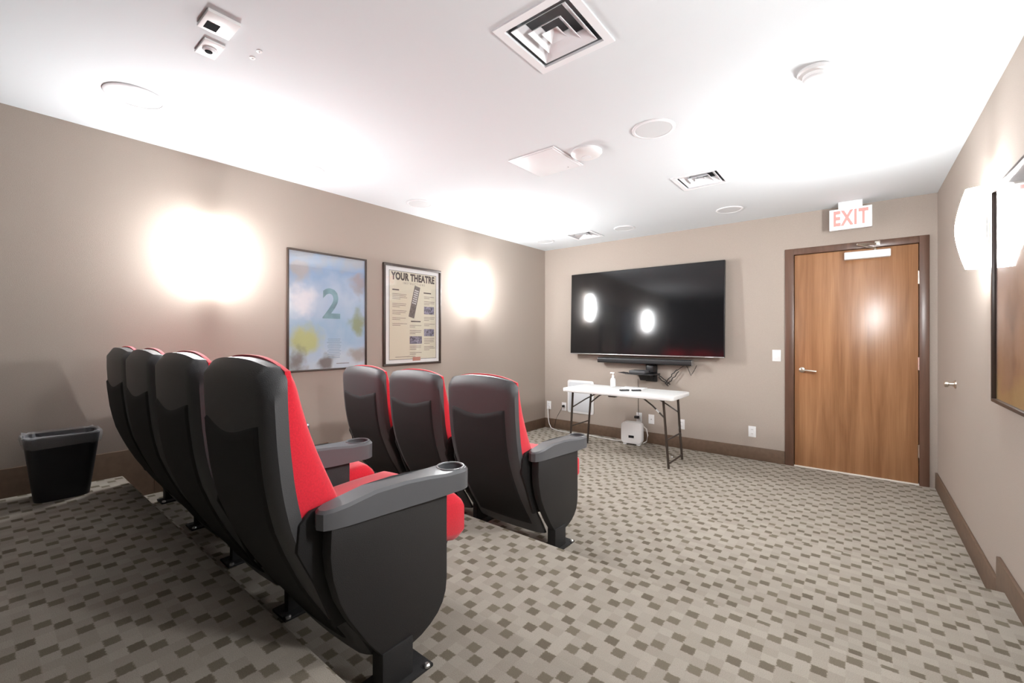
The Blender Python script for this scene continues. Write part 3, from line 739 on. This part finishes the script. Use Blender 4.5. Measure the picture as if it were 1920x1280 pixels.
# ------------------------------------------------------------------ exit sign and door stop
t = thing('exit_sign', 'white EXIT sign with red letters hanging from the ceiling above the door', 'sign', (3.497, 5.045, H))
MB().box(-0.155, 0.155, -0.022, 0.022, -0.255, -0.062, 0.004).build('housing', 'white', t)
MB().box(-0.150, 0.150, -0.0245, -0.0215, -0.250, -0.067, 0.001).build('face', 'exit_face', t)
MB().box(-0.088, 0.088, -0.028, 0.028, -0.064, 0.0, 0.004).build('canopy', 'white', t)
text_mesh('lettering', 'EXIT', 0.185, 'exit_red', t, Matrix(((1,0,0,0.0),(0,0,-1,-0.0250),(0,1,0,-0.158),(0,0,0,1))), 0.0006, 0.60, bold=0.0075, spacing=1.15)
t = thing('door_stop', 'small round metal door stop on the right wall', 'door stop', (XR, 4.30, 0.975), math.pi)
MB().lathe([(0.027, 0.0), (0.027, 0.008), (0.013, 0.012), (0.013, 0.035), (0.022, 0.040), (0.022, 0.055), (0.016, 0.060)], (0, 0, 0), 20, 'x').build('bumper', 'nickel', t)

# ------------------------------------------------------------------ ceiling fittings
def speaker(x, y, r, label):
    t = thing('ceiling_speaker', label, 'speaker', (x, y, H), 0, 'round ceiling speakers')
    MB().lathe([(r, 0.0), (r, -0.004), (r-0.006, -0.008), (r*0.86, -0.008), (r*0.84, -0.004), (r*0.84, 0.0)], (0, 0, 0), 40).build('trim_ring', 'white_metal', t)
    MB().lathe([(r*0.845, -0.001), (r*0.84, -0.0058), (0.01, -0.0068)], (0, 0, 0), 40).build('grille', 'grille', t)
speaker(0.640, 0.530, 0.128, 'round white ceiling speaker nearest the camera, above the waste bin side')
speaker(0.372, 1.570, 0.100, 'round white ceiling speaker above the blue poster')
speaker(0.365, 2.610, 0.120, 'round white ceiling speaker above the cream instructions poster')
speaker(2.600, 2.545, 0.124, 'round white ceiling speaker beside the white dome')
speaker(2.570, 4.630, 0.120, 'round white ceiling speaker beyond the rectangular vent, nearest the exit sign')
speaker(1.462, 4.672, 0.118, 'round white ceiling speaker above the middle of the television')
speaker(0.370, 4.672, 0.118, 'round white ceiling speaker in the far left ceiling corner')
def sq(h): return [(-h, -h), (h, -h), (h, h), (-h, h)]
def vent(x, y, label):
    t = thing('ceiling_vent', label, 'vent', (x, y, H), 0, 'square ceiling air diffusers')
    MB().ring(sq(0.182), sq(0.148), -0.007, 0.004).build('frame', 'white_metal', t, 20)
    du = MB()
    for (x0, x1, y0, y1) in ((-0.154, -0.149, -0.154, 0.154), (0.149, 0.154, -0.154, 0.154), (-0.149, 0.149, -0.154, -0.149), (-0.149, 0.149, 0.149, 0.154)): du.box(x0, x1, y0, y1, 0.001, 0.10)
    du.box(-0.154, 0.154, -0.154, 0.154, 0.10, 0.105)
    du.build('duct', 'vent_dark', t, 0)
    def cone(h0, h1, z0, z1, nm):
        b = bmesh.new(); L = []
        for h, z in ((h0, z0), (h1, z1), (h1, z1+0.003), (h0, z0+0.003)): L.append([b.verts.new((p[0], p[1], z)) for p in sq(h)])
        for a in range(4):
            for i in range(4): b.faces.new((L[a][i], L[a][(i+1)%4], L[(a+1)%4][(i+1)%4], L[(a+1)%4][i]))
        bmesh.ops.recalc_face_normals(b, faces=b.faces)
        m = MB(); m._add(b); m.build(nm, 'white_metal', t, 0)
    cone(0.128, 0.088, -0.004, 0.034, 'outer_vane')
    cone(0.078, 0.044, -0.004, 0.030, 'middle_vane')
    b = bmesh.new(); v = [b.verts.new((p[0], p[1], -0.002)) for p in sq(0.038)]; w_ = [b.verts.new((p[0], p[1], 0.026)) for p in sq(0.004)]
    b.faces.new(w_)
    for i in range(4): b.faces.new((v[i], v[(i+1)%4], w_[(i+1)%4], w_[i]))
    m = MB(); m._add(b); m.build('centre_cone', 'white_metal', t, 0)
vent(2.580, 1.500, 'square white ceiling diffuser, largest and nearest, cut by the top of the photo')
vent(2.583, 3.607, 'square white ceiling diffuser in front of the exit sign')
vent(0.927, 4.690, 'square white ceiling diffuser, smallest, near the far left corner')
t = thing('ceiling_hatch', 'flat square white access hatch in the middle of the ceiling', 'hatch', (1.818, 2.562, H))
MB().box(-0.188, 0.188, -0.198, 0.198, -0.006, 0.0, 0.002).build('frame', 'white_metal', t)
MB().box(-0.172, 0.172, -0.182, 0.182, -0.0085, -0.005, 0.001).build('door', 'white_metal', t)
MB().lathe([(0.005, -0.008), (0.005, -0.0095), (0.002, -0.010)], (0.09, 0.15, 0), 10).build('latch', 'metal_grey', t)
t = thing('ceiling_dome', 'round white wireless access dome beside the ceiling hatch', 'dome', (2.13, 2.58, H))
MB().lathe([(0.102, 0.0), (0.104, -0.012), (0.096, -0.022), (0.062, -0.036), (0.030, -0.039), (0.002, -0.040)], (0, 0, 0), 40).build('body', 'white', t)
MB().lathe([(0.032, -0.0385), (0.031, -0.0405), (0.002, -0.041)], (0, 0, 0), 28).build('centre_disc', 'white_metal', t)
t = thing('smoke_detector', 'round white smoke detector on the ceiling near the right wall', 'detector', (3.398, 2.462, H))
MB().lathe([(0.070, 0.0), (0.072, -0.010), (0.066, -0.018), (0.052, -0.022)], (0, 0, 0), 36).build('base', 'white', t)
MB().lathe([(0.050, -0.020), (0.050, -0.032), (0.042, -0.044), (0.020, -0.050), (0.002, -0.050)], (0, 0, 0), 36).build('sensor_cap', 'white', t)
MB().lathe([(0.046, -0.0385), (0.0475, -0.0370), (0.046, -0.0355)], (0, 0, 0), 36).build('sensor_slot', 'grille', t)
t = thing('ceiling_sensor', 'rectangular white ceiling detector with a dark square window', 'detector', (1.581, 0.612, H))
MB().box(-0.066, 0.066, -0.056, 0.056, -0.014, 0.0, 0.003).build('housing', 'white', t)
MB().box(-0.048, 0.004, -0.040, 0.004, -0.0150, -0.012).build('window', 'cupdark', t, 0)
t = thing('ceiling_sensor', 'small square white ceiling plate with a round dark lens', 'detector', (1.380, 0.640, H))
MB().box(-0.066, 0.066, -0.038, 0.038, -0.010, 0.0, 0.003).build('plate', 'white', t)
MB().lathe([(0.028, -0.009), (0.026, -0.016), (0.018, -0.019), (0.002, -0.020)], (0, 0, 0), 24).build('lens_ring', 'white_metal', t)
MB().lathe([(0.015, -0.018), (0.013, -0.0215), (0.002, -0.022)], (0, -0.004, 0), 20).build('lens', 'cupdark', t)
for x_, y_, lab in ((1.522, 0.782, 'tiny white ceiling anchor, farther from the round lens plate'), (1.451, 0.781, 'tiny white ceiling anchor, nearer the round lens plate')):
    tag(MB().lathe([(0.012, 0.0), (0.011, -0.003), (0.004, -0.004), (0.004, -0.0015)], (x_, y_, H), 14).build('ceiling_anchor', 'white'), lab, 'ceiling anchor', 'ceiling anchors')

# ------------------------------------------------------------------ waste bin
t = thing('waste_bin', 'black waste bin with a clear liner against the left wall', 'bin', (0.195, 0.305, S3), math.radians(90))
def binwall(r0, zb, zt, infl, th):
    m = MB(); b = bmesh.new(); L = []
    for (hx_, hy_, z) in ((0.105+infl, 0.075+infl, zb), (0.142+infl, 0.110+infl, zt), (0.142+infl-th, 0.110+infl-th, zt), (0.105+infl-th, 0.075+infl-th, zb+0.006)):
        L.append([b.verts.new((p[0], p[1], z)) for p in rrect(-hx_, hx_, -hy_, hy_, 0.045, 5)])
    k = len(L[0])
    for a in range(3):
        for i in range(k): b.faces.new((L[a][i], L[a][(i+1)%k], L[a+1][(i+1)%k], L[a+1][i]))
    b.faces.new(L[0]); b.faces.new(L[3])
    bmesh.ops.recalc_face_normals(b, faces=b.faces); m._add(b); return m
binwall(0, 0.0, 0.335, 0.0, 0.006).build('body', 'bin', t)
m = MB(); b = bmesh.new(); rr = random.Random(3); L = []
for (o_, z, j) in ((0.005, 0.285, 0.004), (0.009, 0.318, 0.006), (0.008, 0.343, 0.007), (-0.006, 0.345, 0.006), (-0.012, 0.27, 0.006)):
    ring_ = []
    for p in rrect(-0.139-o_, 0.139+o_, -0.107-o_, 0.107+o_, 0.045, 7):
        ring_.append(b.verts.new((p[0]+rr.uniform(-j, j), p[1]+rr.uniform(-j, j), z+rr.uniform(-j, j))))
    L.append(ring_)
k = len(L[0])
for a in range(len(L)-1):
    for i in range(k): b.faces.new((L[a][i], L[a][(i+1)%k], L[a+1][(i+1)%k], L[a+1][i]))
m._add(b); m.build('liner', 'liner', t, 20)
